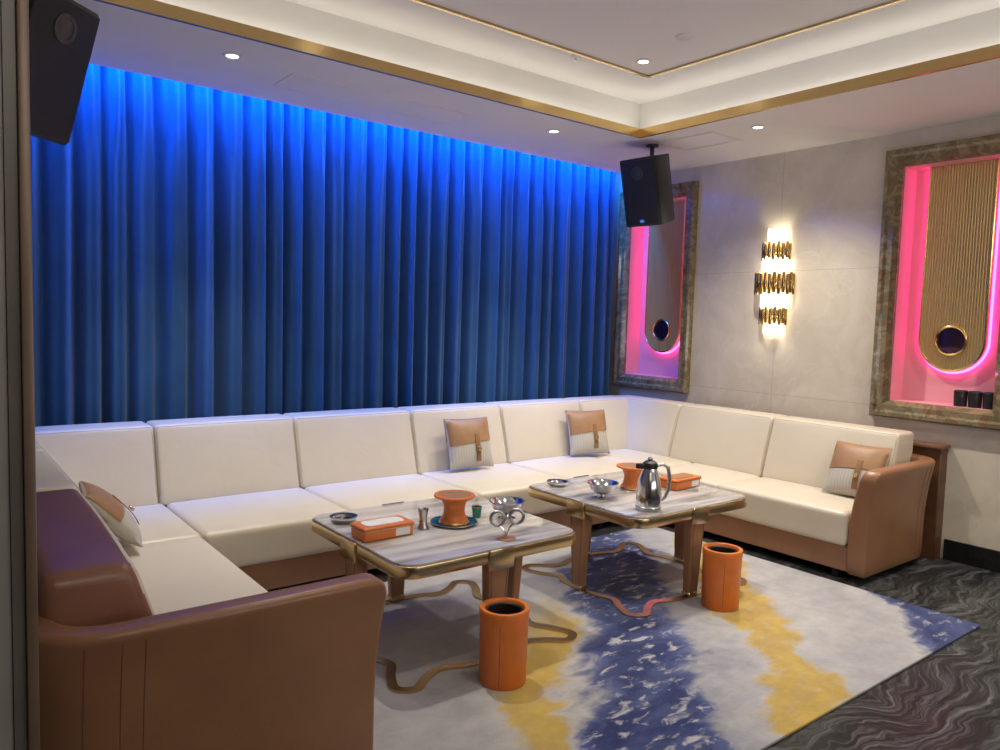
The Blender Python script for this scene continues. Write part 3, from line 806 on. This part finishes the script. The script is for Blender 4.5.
# ------------------------------------------------------------------ ceiling fittings
def make_down():
    root = thing('ceiling_downlight', '', 'downlight', group='recessed ceiling downlights')
    MB().lathe([(.030, -.001), (.048, -.001), (.050, -.004), (.040, -.009), (.030, -.006)], 28).build('trim_ring', 'white', root)
    MB().lathe([(0, -.003), (.0305, -.003), (.0305, -.001), (0, -.001)], 24).build('lens', 'lampglow', root)
    return root
dl = make_down()
DL = [((1.34, 4.04, ZS), 'lit round downlight in the lowered ceiling near the left speaker'),
      ((3.56, 4.03, ZS), 'lit round downlight in the lowered ceiling left of the right speaker'),
      ((4.445, 3.0, ZS), 'lit round downlight in the lowered ceiling above the right wing of the sofa'),
      ((3.54, 3.21, ZC-.012), 'lit round downlight in the raised ceiling panel by its gold corner'),
      ((4.445, 1.1, ZS), 'lit round downlight over the floor right of the rug'),
      ((1.9, 3.1, ZC-.012), 'added downlight, out of view, in the raised panel above the nearer table'),  # this and the next two are unseen, added to light the tables
      ((3.54, 1.5, ZC-.012), 'added downlight, out of view, in the raised panel above the front of the rug'),
      ((1.9, 1.5, ZC-.012), 'added downlight, out of view, in the raised panel nearest the doorway'), ]
for i, (p, l) in enumerate(DL):
    if i == 0: dl.location = p; dl['label'] = l
    else: copy_tree(dl, p, l)
v = thing('ceiling_vent', 'white access panel in the lowered ceiling by the right speaker', 'ceiling panel', (4.50, 3.52, ZS))
b = MB()
b.box(-.17, .17, -.24, -.22, -.006, -.0005); b.box(-.17, .17, .22, .24, -.006, -.0005); b.box(-.17, -.15, -.22, .22, -.006, -.0005); b.box(.15, .17, -.22, .22, -.006, -.0005)
b.build('frame', 'white', v)
MB().box(-.145, .145, -.215, .215, -.004, -.0005).build('panel', 'panelpaint', v)
v = thing('ceiling_hatch', 'flush rectangular hatch in the lowered ceiling between two downlights', 'ceiling panel', (2.3, 4.25, ZS))
b = MB(); b.box(-.6, .6, -.14, .14, -.003, -.0005); b.build('panel', 'paint', v)
b = MB(); b.box(-.61, .61, -.15, -.142, -.004, -.0005); b.box(-.61, .61, .142, .15, -.004, -.0005); b.box(-.61, -.602, -.142, .142, -.004, -.0005); b.box(.602, .61, -.142, .142, -.004, -.0005)
b.build('frame', 'panelpaint', v)
v = thing('sprinkler', 'tiny sprinkler head beside the gold line of the raised ceiling', 'sprinkler', (3.2, 3.45, ZC))
MB().lathe([(0, -.008), (.02, -.008), (.028, -.0005), (0, -.0005)], 20).build('plate', 'white', v)
MB().lathe([(0, -.03), (.012, -.03), (.012, -.027), (.005, -.024), (.005, -.0075), (0, -.0075)], 16).build('head', 'chrome', v)
v = thing('smoke_detector', 'white detector on the raised ceiling panel', 'detector', (3.40, 2.79, ZC-.012))
MB().lathe([(0, -.012), (.035, -.012), (.048, -.008), (.05, -.0005), (0, -.0005)], 28).build('body', 'white', v)
MB().lathe([(.036, -.0125), (.040, -.0113), (.040, -.0105), (.036, -.0115)], 28).build('vent_ring', 'panelpaint', v)

# ------------------------------------------------------------------ lights
def lamp(name, kind, loc, energy, color, target=None, **kw):
    l = bpy.data.lights.new(name, kind); l.energy = energy; l.color = color
    for k, val in kw.items(): setattr(l, k, val)
    o = bpy.data.objects.new(name, l); COL.objects.link(o); o.location = loc
    if target is not None: o.rotation_euler = (Vector(target)-Vector(loc)).to_track_quat('-Z', 'Y').to_euler()
    return o
W = (1., .925, .80)
for i, (p, l) in enumerate(DL):
    e = [90, 102, 140, 108, 118, 110, 75, 40][i]
    lamp('downlight_beam', 'SPOT', (p[0], p[1], p[2]-.02), e, W, (p[0], p[1], 0), spot_size=math.radians((82, 82, 122, 90, 110, 90, 95, 95)[i]), spot_blend=1., shadow_soft_size=.03)
zl = ZS+.036
for loc, sx, sy in ((((TX0+TX1)/2, TY1+.06, zl), TX1-TX0, .04), ((TX1+.06, (TY0+TY1)/2, zl), .04, TY1-TY0), ((TX0-.06, (TY0+TY1)/2, zl), .04, TY1-TY0), (((TX0+TX1)/2, TY0-.06, zl), TX1-TX0, .04)):
    lamp('cove_strip', 'AREA', loc, 2.3, (1., .955, .86), (loc[0], loc[1]+.0001, 5), shape='RECTANGLE', size=sx, size_y=sy)
o = lamp('curtain_strip', 'AREA', (2.66, 4.765, 2.92), 116, (.0, .17, 1.), None, shape='RECTANGLE', size=4.9, size_y=.03)
o.rotation_euler = (math.radians(4), 0, 0)
for z in (1.44, 1.66, 1.91, 2.14):
    lamp('sconce_bulb', 'POINT', (XR-.05, SY, z), 5.4, (1., .89, .69), shadow_soft_size=.012)
lamp('room_fill', 'AREA', (1.0, -.9, 2.6), 28, (1., .92, .80), (3.6, 2.6, 1.2), shape='RECTANGLE', size=2.4, size_y=.6)
# added unseen fill behind the camera, lifting the raised ceiling panel and room
lamp('ceiling_fill', 'AREA', (2.8, -1.15, 1.5), 36, (1., .95, .91), (2.8, 2.4, 2.9), shape='RECTANGLE', size=2.6, size_y=1.3)

w = bpy.data.worlds.new('World'); SC.world = w; w.use_nodes = True
w.node_tree.nodes['Background'].inputs['Color'].default_value = (.05, .05, .06, 1)
w.node_tree.nodes['Background'].inputs['Strength'].default_value = .3

# ------------------------------------------------------------------ camera
yaw, pitch, roll = math.radians(38), math.radians(4.2), math.radians(1.7)
F = Vector((math.sin(yaw), math.cos(yaw), 0)); Rv = Vector((math.cos(yaw), -math.sin(yaw), 0)); Z = Vector((0, 0, 1))
fw = F*math.cos(pitch)-Z*math.sin(pitch); up = F*math.sin(pitch)+Z*math.cos(pitch)
cr = Rv*math.cos(roll)+up*math.sin(roll); cu = -Rv*math.sin(roll)+up*math.cos(roll)
mat = Matrix((cr, cu, -fw)).transposed().to_4x4(); mat.translation = (0, 0, 1.45)
cam = bpy.data.cameras.new('Camera'); co = bpy.data.objects.new('Camera', cam); COL.objects.link(co)
cam.sensor_width = 36; cam.lens = 27.18; cam.clip_start = .02
co.matrix_world = mat
SC.camera = co
SC.view_settings.view_transform = 'Standard'
SC.view_settings.exposure = 0
